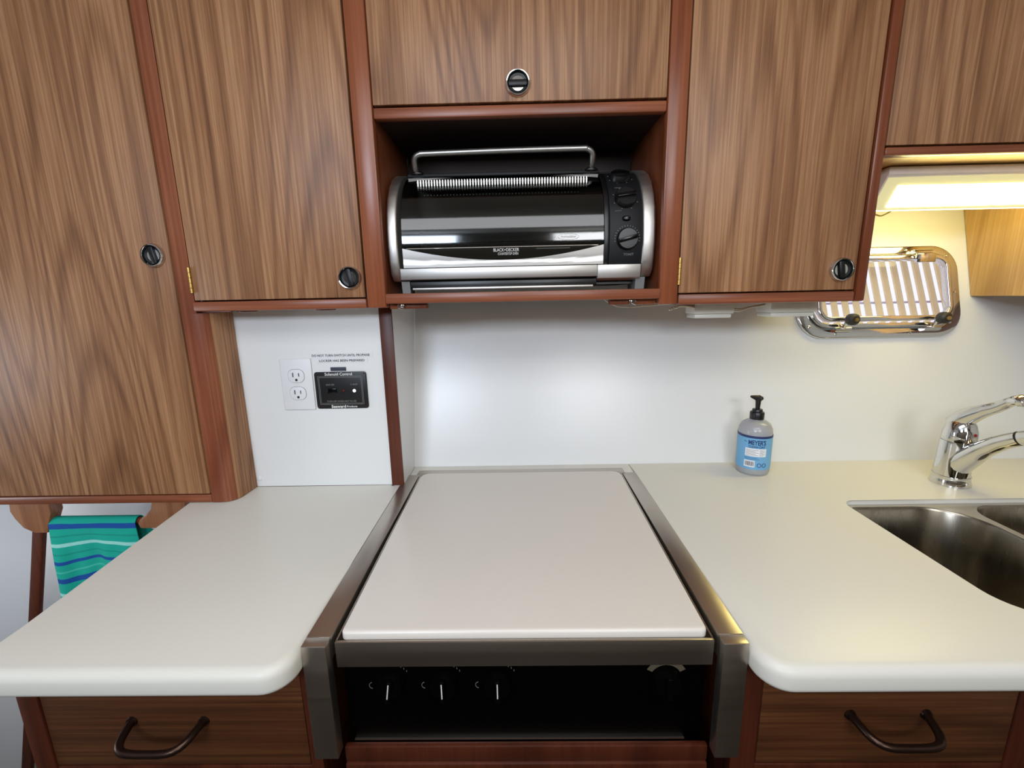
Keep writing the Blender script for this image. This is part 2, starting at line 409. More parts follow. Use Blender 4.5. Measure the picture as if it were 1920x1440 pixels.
for x in (.815, 1.035):           # dogs that clamp the sash
    a, b, c = hull(x, .315, -.012), hull(x, .333, -.03), hull(x, .338, -.045)
    bm = B(); tube(bm, [hull(x-.02, .318, -.012), hull(x+.02, .318, -.012)], .007, 12); tube(bm, [a, b, hull(x+.004, .340, -.055)], .0042, 10)
    d = obj('clamp_arm', bm, CHROME, wt)
    bm = B(); lathe(bm, [(0, 0), (.009, 0), (.0135, .003), (.0145, .010), (.0135, .018), (.009, .022), (0, .023)], hull(x+.003, .3385, -.034), '-y', 24); obj('clamp_knob', bm, RUBBER, d)
    bm = B(); lathe(bm, [(0, 0), (.005, 0), (.0045, .003), (0, .0035)], hull(x+.003, .3385, -.034)+Vector((0, -.0232, 0)), '-y', 16); obj('knob_nut', bm, BRASS, d)
bm = B(); tube(bm, [hull(1.00, .503, -.016), hull(1.045, .503, -.016)], .007, 12); box(bm, .998, 1.045, yw(.49)-.030, yw(.49)-.022, .482, .504, .002)
obj('hinge', bm, CHROME, wt)

# outdoor slatted screen, standing in for the stripes seen through the glass
st = thing('slatted_screen', '', '', (1.0, 1.45, .1)); del st['label']; del st['category']; st['kind'] = 'structure'
def ys(z): return 1.35+.42*(z-.42)      # the slats lean outward
for i in range(19):
    x = .74 + i*.0328
    bm = B(); prism(bm, [(ys(.1), .1), (ys(.9), .9), (ys(.9)+.007, .9), (ys(.1)+.007, .1)], 'x', x, x+.0160); obj('slat', bm, mat('tan_slat', (240, 214, 160), .7) if i == 0 else bpy.data.materials['tan_slat'], st)
PB = mat('pale_batten', (196, 188, 214), .7)
for z in (.375, .82): bm = B(); box(bm, .72, 1.38, ys(z)+.0105, ys(z)+.016, z, z+.006); obj('crosspiece', bm, PB, st)

# ------------------------------------------------------------------ worktops
def arc(cx, cy, r, a0, a1, n=8): return [(cx+r*math.cos(math.radians(a0+(a1-a0)*i/n)), cy+r*math.sin(math.radians(a0+(a1-a0)*i/n))) for i in range(n+1)]
FY = .421
front = lambda x, y: .013 if y < .9 and not (abs(abs(x)-.2755) < .002 and y > .60) else .0006
bm = B()
out = arc(-.655, FY+.02, .02, 190, 270, 5) + arc(-.2755-.035, FY+.035, .035, 270, 360, 10) + [(-.2755, .62), (-.2755, .984), (-.2505, .984), (-.2505, 1.0095), (.2505, 1.0095), (.2505, .984), (.2715, .984), (.2715, 1.039), (-.2665, 1.039), (-.2665, .9265), (-.2955, .9265), (-.2955, .932), (-.72, .932), (-.716, .849), (-.677, .50)]
slab(bm, out, -.034, 0, front)
obj('worktop', bm, WORK, label='cream worktop left of the stove with a rounded front corner', cat='worktop')
bm = B()
out = arc(.2755+.035, FY+.035, .035, 180, 270, 10) + [(1.74, FY), (1.74, 1.039), (.2725, 1.039), (.2755, .98), (.2755, .62)]
SX0, SX1, SY0, SY1 = .643, 1.28, .495, .832
slab(bm, out, -.034, 0, front, [rrect(SX0, SX1, SY0, SY1, (.06, .06, .03, .03), 8)[::-1]])
obj('worktop', bm, WORK, label='cream worktop right of the stove carrying the soap bottle, faucet and sink', cat='worktop')

# ------------------------------------------------------------------ sink
def bowl(x0, x1, y0, y1, r, zt, dep, flat):
    t = bmesh.new(); L = []
    for ins, z in ((0, zt), (.002, zt-.004), (.006, zt-dep*.5), (.010, zt-dep+.03), (.018, zt-dep+.012), (.034, zt-dep+.002), (.06, zt-dep)):
        rr = tuple(max(q-ins*.4, .01) for q in r)
        L.append([t.verts.new((p[0], p[1], z)) for p in rrect(x0+ins, x1-ins, y0+ins, y1-ins, rr, 10)])
    for a, b in zip(L, L[1:]):
        for i in range(len(a)): t.faces.new((a[i], a[(i+1) % len(a)], b[(i+1) % len(a)], b[i]))
    t.faces.new(L[-1])
    # outer skin, so the bowl has thickness
    M_ = []
    for ins, z in ((-.0015, zt), (0, zt-dep*.5), (.016, zt-dep+.006), (.06, zt-dep-.0015)):
        M_.append([t.verts.new((p[0], p[1], z)) for p in rrect(x0+ins, x1-ins, y0+ins, y1-ins, tuple(max(q-ins*.4, .01) for q in r), 10)])
    for a, b in zip(M_, M_[1:]):
        for i in range(len(a)): t.faces.new((a[i], b[i], b[(i+1) % len(a)], a[(i+1) % len(a)]))
    t.faces.new(M_[-1][::-1])
    for i in range(len(L[0])): t.faces.new((L[0][i], M_[0][i], M_[0][(i+1) % len(L[0])], L[0][(i+1) % len(L[0])]))
    bmesh.ops.recalc_face_normals(t, faces=t.faces[:])
    return t
sk = thing('sink', 'double bowl stainless steel sink set under the right worktop', 'sink', (.96, .66, -.2))
bm = bowl(SX0+.006, .872, SY0+.006, SY1-.011, (.06, .05, .085, .03), -.0125, .18, 1); obj('bowl', bm, SINKM, sk)
bm = bowl(.886, SX1-.006, SY0+.006, SY1-.011, (.05, .06, .03, .05), -.0125, .15, 1); obj('bowl', bm, SINKM, sk)
bm = B(); sheet(bm, rrect(SX0+.0008, SX1-.0008, SY0+.0008, SY1-.0008, (.06, .06, .03, .03)), [rrect(SX0+.006, .872, SY0+.006, SY1-.011, (.06, .05, .085, .03)), rrect(.886, SX1-.006, SY0+.006, SY1-.011, (.05, .06, .03, .05))], lambda u, v, d: Vector((u, v, -.0125+d)), .0012)
obj('rim', bm, STEEL_L, sk)
for x in (.76, 1.08):
    bm = B(); lathe(bm, [(0, 0), (.045, 0), (.043, .003), (.032, .002), (.03, -.0), (0, -.0)], (x, .66, -.1915 if x < 1 else -.1615)); obj('drain', bm, CHROME, sk)

# ------------------------------------------------------------------ faucet
fx, fy = .940, .905
fa = thing('faucet', 'chrome single lever faucet behind the sink', 'faucet', (fx, fy, 0))
bm = B(); lathe(bm, [(0, .0003), (.0345, .0003), (.0345, .004), (.0325, .012), (.0315, .019), (.0325, .021), (0, .021)], (fx, fy, 0)); obj('base', bm, CHROME, fa)
bm = B(); lathe(bm, [(0, .021), (.0305, .021), (.0292, .06), (.0285, .090), (.0280, .098), (0, .098)], (fx, fy, 0)); obj('body', bm, CHROME, fa)
bm = B(); lathe(bm, [(0, .0985), (.0278, .0985), (.0285, .104), (.0280, .118), (.024, .134), (.016, .146), (.006, .151), (0, .1515)], (fx, fy-.002, 0)); cap = obj('cap', bm, CHROME, fa)
bm = B(); tube(bm, [(fx, fy+.008, .132), (fx, fy-.010, .152), (fx, fy-.038, .172), (fx, fy-.066, .189), (fx, fy-.085, .2035), (fx, fy-.100, .2085), (fx, fy-.110, .207)], [.021, .019, .0135, .0105, .0095, .012, .009], 18, sub=5); obj('lever', bm, CHROME, fa)
bm = B(); lathe(bm, [(0, 0), (.0035, 0), (.003, .001), (0, .0012)], (fx+.004, fy-.0295, .117), '-y', 14); obj('indicator_dot', bm, mat('red_dot', (150, 20, 20), .3), cap)
bm = B(); tube(bm, [(fx, fy, .036), (fx, fy-.026, .066), (fx, fy-.058, .100), (fx, fy-.086, .123), (fx, fy-.112, .139)], [.027, .0225, .0170, .0150, .0142], 20, sub=5); sp = obj('spout', bm, CHROME, fa)
bm = B(); tube(bm, [(fx, fy-.1122, .1391), (fx, fy-.116, .141)], .0138, 20); obj('seal_ring', bm, BLACK, sp)
bm = B(); tube(bm, [(fx, fy-.116, .141), (fx, fy-.17, .163), (fx, fy-.205, .163), (fx, fy-.225, .150)], [.0145, .016, .017, .015], 20, sub=4); obj('spray_head', bm, CHROME, fa)

# ------------------------------------------------------------------ soap bottle
bx, by = .5525, .986
sb = thing('soap_bottle', 'clear hand soap bottle with blue label and black pump', 'bottle', (bx, by, 0))
bm = B(); lathe(bm, [(0, .0003), (.030, .0003), (.0335, .0015), (.0355, .006), (.0362, .014), (.0362, .098), (.0350, .108), (.0300, .1185), (.0220, .1245), (.0145, .1265), (.0135, .1285), (0, .1285)], (bx, by, 0), seg=56); obj('body', bm, BOTTLE, sb)
def bend(R): return lambda x, z, d: Vector((bx+(R+d)*math.sin((x-bx)/R-.50), by-(R+d)*math.cos((x-bx)/R-.50), z))
def patch(x0, x1, z0, z1, R, th=.0003, n=24, F=None):
    t = bmesh.new(); Fb = F or bend(R); g = []
    for d in (0, th):
        g.append([[t.verts.new(Fb(x0+(x1-x0)*i/n, z, d)) for z in (z0, z1)] for i in range(n+1)])
    for d in (0, 1):
        for i in range(n): t.faces.new((g[d][i][0], g[d][i+1][0], g[d][i+1][1], g[d][i][1]))
    for i in range(n):
        for s in (0, 1): t.faces.new((g[0][i][s], g[0][i+1][s], g[1][i+1][s], g[1][i][s]))
    for i in (0, n): t.faces.new((g[0][i][0], g[0][i][1], g[1][i][1], g[1][i][0]))
    bmesh.ops.recalc_face_normals(t, faces=t.faces[:]); return t
R0 = .0364; hw = R0*1.72; tw = -.004
lab = obj('label', patch(bx-hw, bx+hw, .016, .0935, R0), BLUEL, sb)
obj('label_band', patch(bx-hw, bx+hw, .0905, .0960, R0+.0002), NAVY, lab)
obj('brand_name', text_bm("MEYER'S", .0150, (bx+.006, 0, .080), .037, bend(R0+.0003), .0001, .0005), INKNAVY, lab)
obj('brand_name', text_bm("CLEAN DAY", .0068, (bx+.006, 0, .0705), .036, bend(R0+.0003), .0001, .0002), INKNAVY, lab)
obj('small_print', text_bm("Mrs.", .006, (bx-.0185, 0, .0815), .006, bend(R0+.0003), .0001), INKNAVY, lab)
obj('ingredient_box', patch(bx-.018, bx+.027, .0475, .0665, R0+.0003, .0001), LABW, lab)
t = B()
for i in range(5):
    merge(t, patch(bx-.016, bx+(.004 if i % 2 else .010), .0500+i*.0031, .0507+i*.0031, R0+.0005, .0001, 10)); merge(t, patch(bx+.0125, bx+(.024 if i % 2 else .020), .0500+i*.0031, .0507+i*.0031, R0+.0005, .0001, 8))
obj('ingredient_lines', t, INKG, lab)
obj('barcode_patch', patch(bx-.0185, bx+.004, .0215, .0375, R0+.0003, .0001), LABW, lab)
t = B(); x = bx-.0165
while x < bx+.002:
    wd = random.choice((.0004, .0007, .0011)); merge(t, patch(x, x+wd, .0245, .0350, R0+.0005, .0001, 2)); x += wd+random.choice((.0005, .0008))
obj('barcode', t, INKB, lab)
t = B()
for i in range(3): merge(t, patch(bx-.018, bx+.014-i*.003, .0400+i*.0022, .0405+i*.0022, R0+.0005, .0001, 10))
obj('small_print', t, INKNAVY, lab)
for cx in (.0135, .0245):
    bm = B()
    for a in range(24):
        p0, p1 = [bend(R0+.0006)(bx+cx+.0042*math.cos(q*math.pi/12), .027+.0045*math.sin(q*math.pi/12), 0) for q in (a, a+1)]
        tube(bm, [p0, p1], .0006, 5)
    obj('emblem', bm, INKNAVY, lab)
bm = B(); lathe(bm, [(0, .1287), (.0150, .1287), (.0152, .1300), (.0152, .1440), (.0142, .1455), (.0112, .1460), (.0108, .1510), (.0100, .1520), (0, .1520)], (bx, by, 0), seg=36)
tube(bm, [(bx, by, .150), (bx, by, .168)], [.0045, .0058], 16); pump = obj('pump_collar', bm, BLACK, sb)
bm = B(); tube(bm, [(bx+.010, by-.001, .1775), (bx+.002, by, .1770), (bx-.010, by-.001, .1800), (bx-.019, by-.002, .1825)], [.0030, .0078, .0050, .0022], 14, sub=4)
tube(bm, [(bx, by, .1682), (bx, by, .176)], [.0056, .0075], 16); obj('pump_spout', bm, BLACK, sb)

# ------------------------------------------------------------------ stove
rl = thing('steel_surround', 'brushed steel rails and posts framing the stove opening', 'surround', (0, .72, -.17))
for s in (-1, 1):
    x0, x1 = sorted((s*.2435, s*.2745))
    bm = B(); box(bm, x0, x1, .4742, .983, -.030, .0015, .0006)
    obj('side_rail', bm, STEEL, rl)
    bm = B(); box(bm, x0, x1, .4580, .4740, -.169, .0015, .0012); obj('post', bm, STEEL, rl)
bm = B(); box(bm, -.2495, .2495, .9765, 1.0085, -.030, .0025, .0012); obj('back_rail', bm, STEEL, rl)
sv = thing('stove', 'gas stove body with steel front band and black knob panel', 'stove', (0, .7, -.5))
def tz(y): return -.0050 + (y-.472)*.022
bm = B(); prism(bm, [(.472, tz(.472)), (.476, tz(.476)), (.476, -.0415), (.472, -.0415)], 'x', -.2385, .2385, .0006); obj('front_band', bm, STEEL, sv)
bm = B()
for s in (-1, 1): prism(bm, [(.4765, tz(.476)), (.972, tz(.972)), (.972, -.0415), (.4765, -.0415)], 'x', *sorted((s*.2385, s*.2365)))
prism(bm, [(.4765, -.018), (.972, -.008), (.972, -.0415), (.4765, -.0415)], 'x', -.2363, .2363)
obj('tray', bm, STEEL, sv)
bm = B(); box(bm, -.2385, .2385, .490, .95, -.50, -.0420, .001); obj('body', bm, STOVEBLACK, sv)
bm = B(); box(bm, -.236, .236, .4865, .4895, -.170, -.0425, .001); cp = obj('control_panel', bm, PANELBLACK, sv)
for i, (x, a) in enumerate(((-.1755, 8), (-.1055, 0), (-.0340, 0), (.1860, 0))):
    zc = -.0780 if i < 3 else -.0760
    bm = B(); lathe(bm, [(0, 0), (.019, 0), (.0185, .004), (.016, .013), (0, .014)], (x, .4865, zc), '-y', 32)
    Mr = Matrix.Translation((x, .4865, zc)) @ Matrix.Rotation(math.radians(a), 4, 'Y')
    t = bmesh.new(); box(t, -.0035, .0035, -.019, -.010, -.016, .016, .0015); t.transform(Mr); merge(bm, t)
    kn = obj('knob', bm, STOVEBLACK, sv)
    bm = B(); t = bmesh.new(); box(t, -.0007, .0007, -.0196, -.0189, -.008, .0135); t.transform(Mr); merge(bm, t)
    if i < 3: obj('pointer_line', bm, INKW, kn)
    else: bm.free()
    # printed flame marks around each knob
    bm = B()
    if i < 3:
        lathe(bm, [(0, 0), (.0018, 0), (.0018, .0003), (0, .0003)], (x-.024+.006*i, .4862, zc+.026), '-y', 12); obj('pilot_dot', bm, INKG, cp); bm = B()
        for k in range(10):
            q = math.radians(95+k*18); q2 = q+.25
            tube(bm, [(x-.026+.004*math.cos(q), .4863, zc-.006+.0045*math.sin(q)), (x-.026+.004*math.cos(q2), .4863, zc-.006+.0045*math.sin(q2))], .0004, 5)
        obj('dial_marks', bm, INKG, cp); bm = B()
        for k in range(7):
            q = math.radians(35+k*11); tube(bm, [(x+.026*math.cos(q), .4863, zc+.026*math.sin(q)), (x+.0275*math.cos(q+.08), .4863, zc+.0275*math.sin(q+.08))], .0005, 5)
        obj('dial_marks', bm, INKG, cp)
    else:
        prism(bm, [(x+rr*math.cos(math.radians(q)), zc+rr*math.sin(math.radians(q))) for rr, qs in ((.021, range(150, 29, -12)), (.029, range(30, 151, 12))) for q in qs], 'y', .4860, .4864)
        obj('dial_ring', bm, mat('worn_dial', (112, 104, 84), .5, .3), cp)
bm = B(); box(bm, -.232, .215, .4845, .4890, -.1705, -.1685); obj('bottom_lip', bm, STEEL, sv)
# lid
t = bmesh.new(); lid = rrect(-.2335, .2335, .4795, .9655, (.008, .008, .022, .022), 8)
slab(t, lid, -.0135, .0000, lambda x, y: .0045)
for v in t.verts: v.co.z += .0035 + (v.co.y-.4795)*.021
obj('lid', t, mat('lid_enamel', (220, 213, 204), .25), sv)

# ------------------------------------------------------------------ base cupboards
def pull(parent, x0, x1, z, y0, mtl=None):
    bm = B()
    for x in (x0, x1): lathe(bm, [(0, 0), (.0075, 0), (.0065, .003), (0, .003)], (x, y0, z), '-y', 18)
    tube(bm, [(x0, y0, z), (x0+.002, y0-.012, z-.001), (x0+.007, y0-.029, z-.004), (x0+.020, y0-.038, z-.006), ((x0+x1)/2, y0-.039, z-.007), (x1-.020, y0-.038, z-.006), (x1-.007, y0-.029, z-.004), (x1-.002, y0-.012, z-.001), (x1, y0, z)],
         [.0052, .0050, .0052, .0048, .0046, .0048, .0052, .0050, .0052], 12, sub=3)
    return obj('handle', bm, BRONZE, parent)
YB = .478
def base_cab(x0, x1, dx0, dx1, label, seed):
    c = thing('base_cabinet', label, 'cabinet', ((x0+x1)/2, .7, -.92))
    bm = B(); box(bm, x0, x1, YB+.02, 1.05, -.918, -.036)
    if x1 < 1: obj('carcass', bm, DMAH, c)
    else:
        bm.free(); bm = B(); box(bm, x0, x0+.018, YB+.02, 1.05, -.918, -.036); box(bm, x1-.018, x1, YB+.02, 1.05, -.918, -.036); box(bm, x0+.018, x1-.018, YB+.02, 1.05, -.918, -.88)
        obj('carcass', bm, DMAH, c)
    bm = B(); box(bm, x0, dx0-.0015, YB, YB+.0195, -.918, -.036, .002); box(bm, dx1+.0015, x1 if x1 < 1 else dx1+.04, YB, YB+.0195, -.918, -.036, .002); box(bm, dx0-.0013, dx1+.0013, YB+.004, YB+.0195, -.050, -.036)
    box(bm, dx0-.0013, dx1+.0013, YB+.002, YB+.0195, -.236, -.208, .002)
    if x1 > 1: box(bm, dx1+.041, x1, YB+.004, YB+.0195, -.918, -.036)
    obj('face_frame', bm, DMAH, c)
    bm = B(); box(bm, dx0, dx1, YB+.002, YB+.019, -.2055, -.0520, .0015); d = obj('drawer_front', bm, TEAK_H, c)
    pull(d, *( (-.5290, -.4310, -.132, YB+.002) if x1 < 0 else (.4270, .5250, -.127, YB+.002)))
    bm = B(); box(bm, dx0, dx1, YB+.002, YB+.019, -.80, -.2385, .0015); obj('door', bm, TEAK[seed], c)
base_cab(-.678, -.2755, -.648, -.294, 'shade-darkened teak base cabinet with bronze drawer handle under the left worktop', 2)
base_cab(.2755, 1.74, .3105, .6390, 'shade-darkened teak base cabinet with bronze drawer handle under the right worktop', 3)
bm = B(); box(bm, -.2435, .2435, .4840, .4990, -.918, -.506, .001); box(bm, -.2433, .2433, .4720, .4838, -.918, -.196, .003); box(bm, -.2433, .2433, .4755, .4838, -.1955, -.1715, .002)
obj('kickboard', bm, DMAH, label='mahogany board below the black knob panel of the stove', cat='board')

# ------------------------------------------------------------------ hanging cupboards
LATCHB = mat('latch_black', (8, 8, 10), .42, Specular_IOR_Level=.4)
def latch(door, x, z, rot, y=YF):
    bm = B(); lathe(bm, [(.0165, 0), (.0222, 0), (.0222, .002), (.0212, .0055), (.0200, .0072), (.0186, .0070), (.0174, .0050), (.0165, .001)], (x, y-.0002, z), '-y', 48)
    obj('latch_ring', bm, CHROME, door)
    bm = B(); lathe(bm, [(0, .0005), (.011, .0008), (.0160, .0020), (.0178, .0058), (.0172, .0004), (0, .0002)], (x, y-.0002, z), '-y', 40)
    t = bmesh.new(); prism(t, [(-.0155, -.0055), (.0155, -.0055), (.0172, .0), (.0155, .0055), (-.0155, .0055), (-.0172, 0)], 'y', -.0052, -.0005, .0022)
    t.transform(Matrix.Translation((x, y-.0002, z)) @ Matrix.Rotation(math.radians(rot), 4, 'Y')); merge(bm, t)
    obj('latch_button', bm, LATCHB, door)
def hinge(door, x, z0, z1, y=YF):
    bm = B(); n = 5
    for i in range(n): lathe(bm, [(0, z0+(z1-z0)*i/n+.0004), (.0032, z0+(z1-z0)*i/n+.0004), (.0032, z0+(z1-z0)*(i+1)/n-.0004), (0, z0+(z1-z0)*(i+1)/n-.0004)], (x, y-.0035, 0), 'z', 14)
    obj('hinge', bm, BRASS, door)
ZT = 1.075
# tall cupboard at the left
tc = thing('tall_cabinet', 'tall teak cabinet filling the left side with a round black latch', 'cabinet', (-.95, 1.0, 0))
bm = B(); box(bm, -1.45, -.6575, YF+.018, 1.20, .0012, ZT, .001); obj('carcass', bm, MAH, tc)
bm = B()
foot = [(-.6560, .8530), (-.640, .8532), (-.6300, .8545), (-.6215, .8580), (-.6150, .8640), (-.6125, .8680), (-.6190, .8700), (-.6560, .8700)]
teak_side = [(-.6120, .8690), (-.6105, .8725), (-.6085, .8800), (-.6065, .9310), (-.6560, .9310), (-.6560, .8704), (-.6190, .8704)]
prism(bm, teak_side, 'z', .0012, .3985); obj('side_panel', bm, TEAK[4], tc); bm = B()
prism(bm, foot, 'z', .0012, .3985); prism(bm, [(-.6560, .8535), (-.6265, .8535), (-.6265, .8700), (-.6560, .8700)], 'z', .3985, ZT); obj('corner_stile', bm, wood('stile_mahogany', (150, 92, 62), (124, 66, 42), (92, 44, 28), off=(4, 2, 7), streak=.35, rings=3, rough=.33), tc)
bm = B(); box(bm, -1.45, -.6565, YF-.001, YF+.016, .0012, .0190, .003); obj('bottom_trim', bm, MAH_H, tc)
bm = B(); box(bm, -1.42, -.6585, YF-.002, YF+.0155, .0220, ZT, .001); d = obj('door', bm, TEAK[0], tc)
latch(d, -.6885, .5085, 80, YF-.002)
# left hanging cupboard
lc = thing('wall_cabinet', 'teak wall cabinet left of the toaster oven with latch at its lower right', 'cabinet', (-.45, .9, .402))
bm = B(); box(bm, -.6250, -.2895, YF+.018, .932, .4040, ZT); obj('carcass', bm, MAH, lc)
bm = B(); box(bm, -.6270, -.2900, YF-.006, YF+.0175, .4020, .4205, .0035); obj('bottom_trim', bm, MAH_H, lc)
bm = B(); box(bm, -.6235, -.2925, YF-.002, YF+.0155, .4230, ZT, .001); d = obj('door', bm, TEAK[2], lc)
latch(d, -.3180, .4600, 80, YF-.002); hinge(d, -.6252, .437, .485)
for x in (-.545, -.385):
    bm = B(); lathe(bm, [(0, .3985), (.014, .3985), (.0165, .3995), (.0165, .4018), (0, .4018)], (x, .885, 0), sx=1.15); obj('bumper', bm, MAH, lc)
# open niche cupboard above the stove
nc = thing('niche_cabinet', 'centre teak cabinet with open niche for the toaster oven below its door', 'cabinet', (0, .95, .40))
bm = B(); box(bm, -.2892, -.2515, YF-.004, YF+.020, .4020, ZT, .004); box(bm, -.2885, -.2530, YF+.0205, 1.10, .4050, ZT); obj('side_panel', bm, MAH, nc)
bm = B(); box(bm, .2695, .3050, YF-.004, YF+.020, .3980, ZT, .004); box(bm, .2710, .3040, YF+.0205, 1.10, .4020, ZT); obj('side_panel', bm, MAH, nc)
bm = B(); box(bm, -.2510, .2690, YF-.001, YF+.0165, .7335, .7520, .003); obj('lower_trim', bm, MAH_H, nc)
bm = B(); box(bm, -.2510, .2690, YF+.017, 1.10, .7400, .7525); obj('niche_top', bm, NICHE_SHADE, nc)
bm = B(); box(bm, -.2510, .2690, 1.101, 1.110, .4600, ZT); obj('niche_back', bm, NICHE_SHADE, nc)
bm = B(); box(bm, -.2500, .2675, YF-.002, YF+.0155, .7555, ZT, .001); d = obj('door', bm, TEAK[3], nc)
latch(d, .0072, .7835, 0, YF-.002)
# loose shelf board that carries the oven
sh = thing('oven_shelf', 'thin mahogany shelf board under the toaster oven', 'shelf', (.01, .96, .409))
bm = B(); box(bm, -.2508, .2690, .8400, 1.10, .4095, .4285, .003); obj('board', bm, MAH_H, sh)
for s, (x0, x1) in enumerate(((-.2500, -.178), (.180, .268))):
    bm = B(); box(bm, x0, x1, .865, .885, .3990, .4092, .001); obj('cleat', bm, MAH, sh)
    xc = -.2265 if s == 0 else .222
    bm = B(); box(bm, xc-.006, xc+.006, .856, .8645, .4000, .4090, .001); tube(bm, [(xc, .856, .407), (xc-.003, .850, .402), (xc+.004, .850, .399)], .0015, 8); obj('shelf_clip', bm, CHROME, sh)
# right hanging cupboard
rc = thing('wall_cabinet', 'teak wall cabinet right of the toaster oven with latch at its lower right', 'cabinet', (.48, .95, .397))
bm = B(); prism(bm, [(YF+.018, .3995), (yw(.3995)-.002, .3995), (yw(ZT)-.002, ZT), (YF+.018, ZT)], 'x', .3065, .6560); obj('carcass', bm, MAH, rc)
bm = B(); box(bm, .3060, .6370, YF-.005, YF+.0175, .3970, .4165, .0035); obj('bottom_trim', bm, MAH_H, rc)
bm = B(); box(bm, .6385, .6572, YF-.005, YF+.0175, .3968, ZT, .004); obj('corner_stile', bm, MAH, rc)
bm = B(); box(bm, .3068, .6355, YF-.002, YF+.0155, .4190, ZT, .001); d = obj('door', bm, TEAK[4], rc)
latch(d, .6075, .4560, 80, YF-.002); hinge(d, .3058, .434, .484)
# high cupboard at the right
hc = thing('wall_cabinet', 'short high teak wall cabinet above the under-cabinet light', 'cabinet', (1.0, .95, .65))
bm = B(); prism(bm, [(YF+.018, .6540), (yw(.6540)-.002, .6540), (yw(ZT)-.002, ZT), (YF+.018, ZT)], 'x', .6580, 1.70); obj('carcass', bm, OAK, hc)
bm = B(); box(bm, .6590, 1.70, YF-.003, YF+.0175, .6525, .6660, .003); obj('bottom_trim', bm, MAH_H, hc)
bm = B(); box(bm, .6595, 1.28, YF-.002, YF+.0155, .6690, ZT, .001); obj('door', bm, TEAK[1], hc)
# cupboard hanging lower at the far right, seen from its side
gc = thing('corner_cabinet', 'golden wood cabinet side hanging right of the window under the light', 'cabinet', (1.3, .95, .397))
bm = B(); prism(bm, [(YF, .3972), (yw(.3972)-.002, .3972), (yw(.6515)-.002, .6515), (YF, .6515)], 'x', 1.150, 1.168); obj('side_panel', bm, OAK, gc)
bm = B(); prism(bm, [(YF+.003, .3990), (yw(.3990)-.002, .3990), (yw(.650)-.002, .650), (YF+.003, .650)], 'x', 1.1685, 1.60); obj('carcass', bm, MAH, gc)

# ------------------------------------------------------------------ lamp under the high cupboard
lt = thing('cabinet_light', 'lit fluorescent cabinet light with white housing under the high right cabinet', 'light', (.93, .96, .58))
LX0, LX1 = .728, 1.140
P1, P2 = Vector((.926, .6345)), Vector((.962, .5780))      # front top and rear bottom edge of the lens face (y, z)
bm = B(); prism(bm, [(.922, .6515), (.922, .6375), (P1.x, P1.y), (P2.x, P2.y), (.975, .5800), (1.060, .6515)], 'x', LX0, LX1, .0012); obj('housing', bm, SHELLW, lt)
nn = Vector((-(P2.y-P1.y), (P2.x-P1.x))); nn = nn.normalized(); nn = -nn if nn.x > 0 else nn
def onface(t, d): p = P1+(P2-P1)*t+nn*d; return (p.x, p.y)
bm = B(); prism(bm, [onface(.26, .0016), onface(.26, .0022), onface(.90, .0022), onface(.90, .0016)], 'x', LX0+.030, LX1-.03); obj('lens', bm, LENS, lt)
bm = B(); prism(bm, [onface(.03, .0006), onface(.03, .0015), onface(.99, .0015), onface(.99, .0006)], 'x', LX0+.003, LX1-.004); obj('diffuser', bm, GLOW, lt)
bm = B(); prism(bm, [(.978, .5815), (.984, .5795), (1.058, .6440), (1.056, .6470)], 'x', LX0+.02, LX1-.02); obj('added_wall_glow', bm, WALLGLOW, lt)  # added strip, hidden from view, that brightens the wall behind the lamp
bm = B(); tube(bm, [(.900, yw(.63)-.003, .630), (.905, yw(.618)-.003, .616), (.9245, yw(.607)-.003, .607), (.938, yw(.603)-.003, .603), (.952, yw(.608)-.003, .608), (.967, yw(.617)-.003, .617), (.970, yw(.632)-.003, .632)], .0014, 8, sub=5)
obj('lamp_cable', bm, mat('olive_cable', (120, 112, 64), .6), label='thin olive cable looping on the wall below the cabinet light', cat='cable')

# ------------------------------------------------------------------ junction boxes and cables under the right cupboard
for i, (x0, x1, y0, y1, lab_) in enumerate(((.372, .456, .935, .985, 'clear white junction box under the right wall cabinet nearer the shelf'), (.532, .628, .935, .995, 'white junction box under the right wall cabinet nearer the window'))):
    jb = thing('junction_box', lab_, 'junction box', ((x0+x1)/2, .96, .365), 'junction boxes under the right wall cabinet')
    bm = B(); box(bm, x0, x1, y0, y1, .3745, .3990, .002); obj('case', bm, BOXW, jb)
    bm = B(); box(bm, x0+.002, x1-.004, y0+.002, y1-.002, .3655, .3743, .0025); obj('cover', bm, BOXW, jb)
bm = B()
tube(bm, [(.182, .93, .4085), (.195, .932, .400), (.215, .933, .3935), (.245, .934, .3925), (.275, .934, .3945), (.31, .934, .396), (.335, .935, .3945)], .0013, 8, sub=5)
box(bm, .262, .280, .931, .937, .3925, .3965, .001)
obj('white_wire', bm, CABLE, label='thin white wire drooping below the shelf to the first junction box', cat='cable')
bm = B()
for k in range(4):
    tube(bm, [(.318+.004*k, .930-.002*k, .384+.002*k), (.328+.002*k, .931, .389), (.345, .932+.002*k, .3925), (.3715, .934+.003*k, .388+.002*k)], .0024, 8, sub=4)
obj('wire_bundle', bm, CABLE, label='twisted bundle of white wires left of the first junction box', cat='cable')
bm = B()
for k in range(2):
    tube(bm, [(.4565, .960+.004*k, .386-.003*k), (.475, .957, .3815-.003*k), (.50, .957, .386), (.5315, .960+.004*k, .390)], .0022, 8, sub=4)
obj('white_cable', bm, CABLE, label='pair of white cables sagging between the two junction boxes', cat='cable')

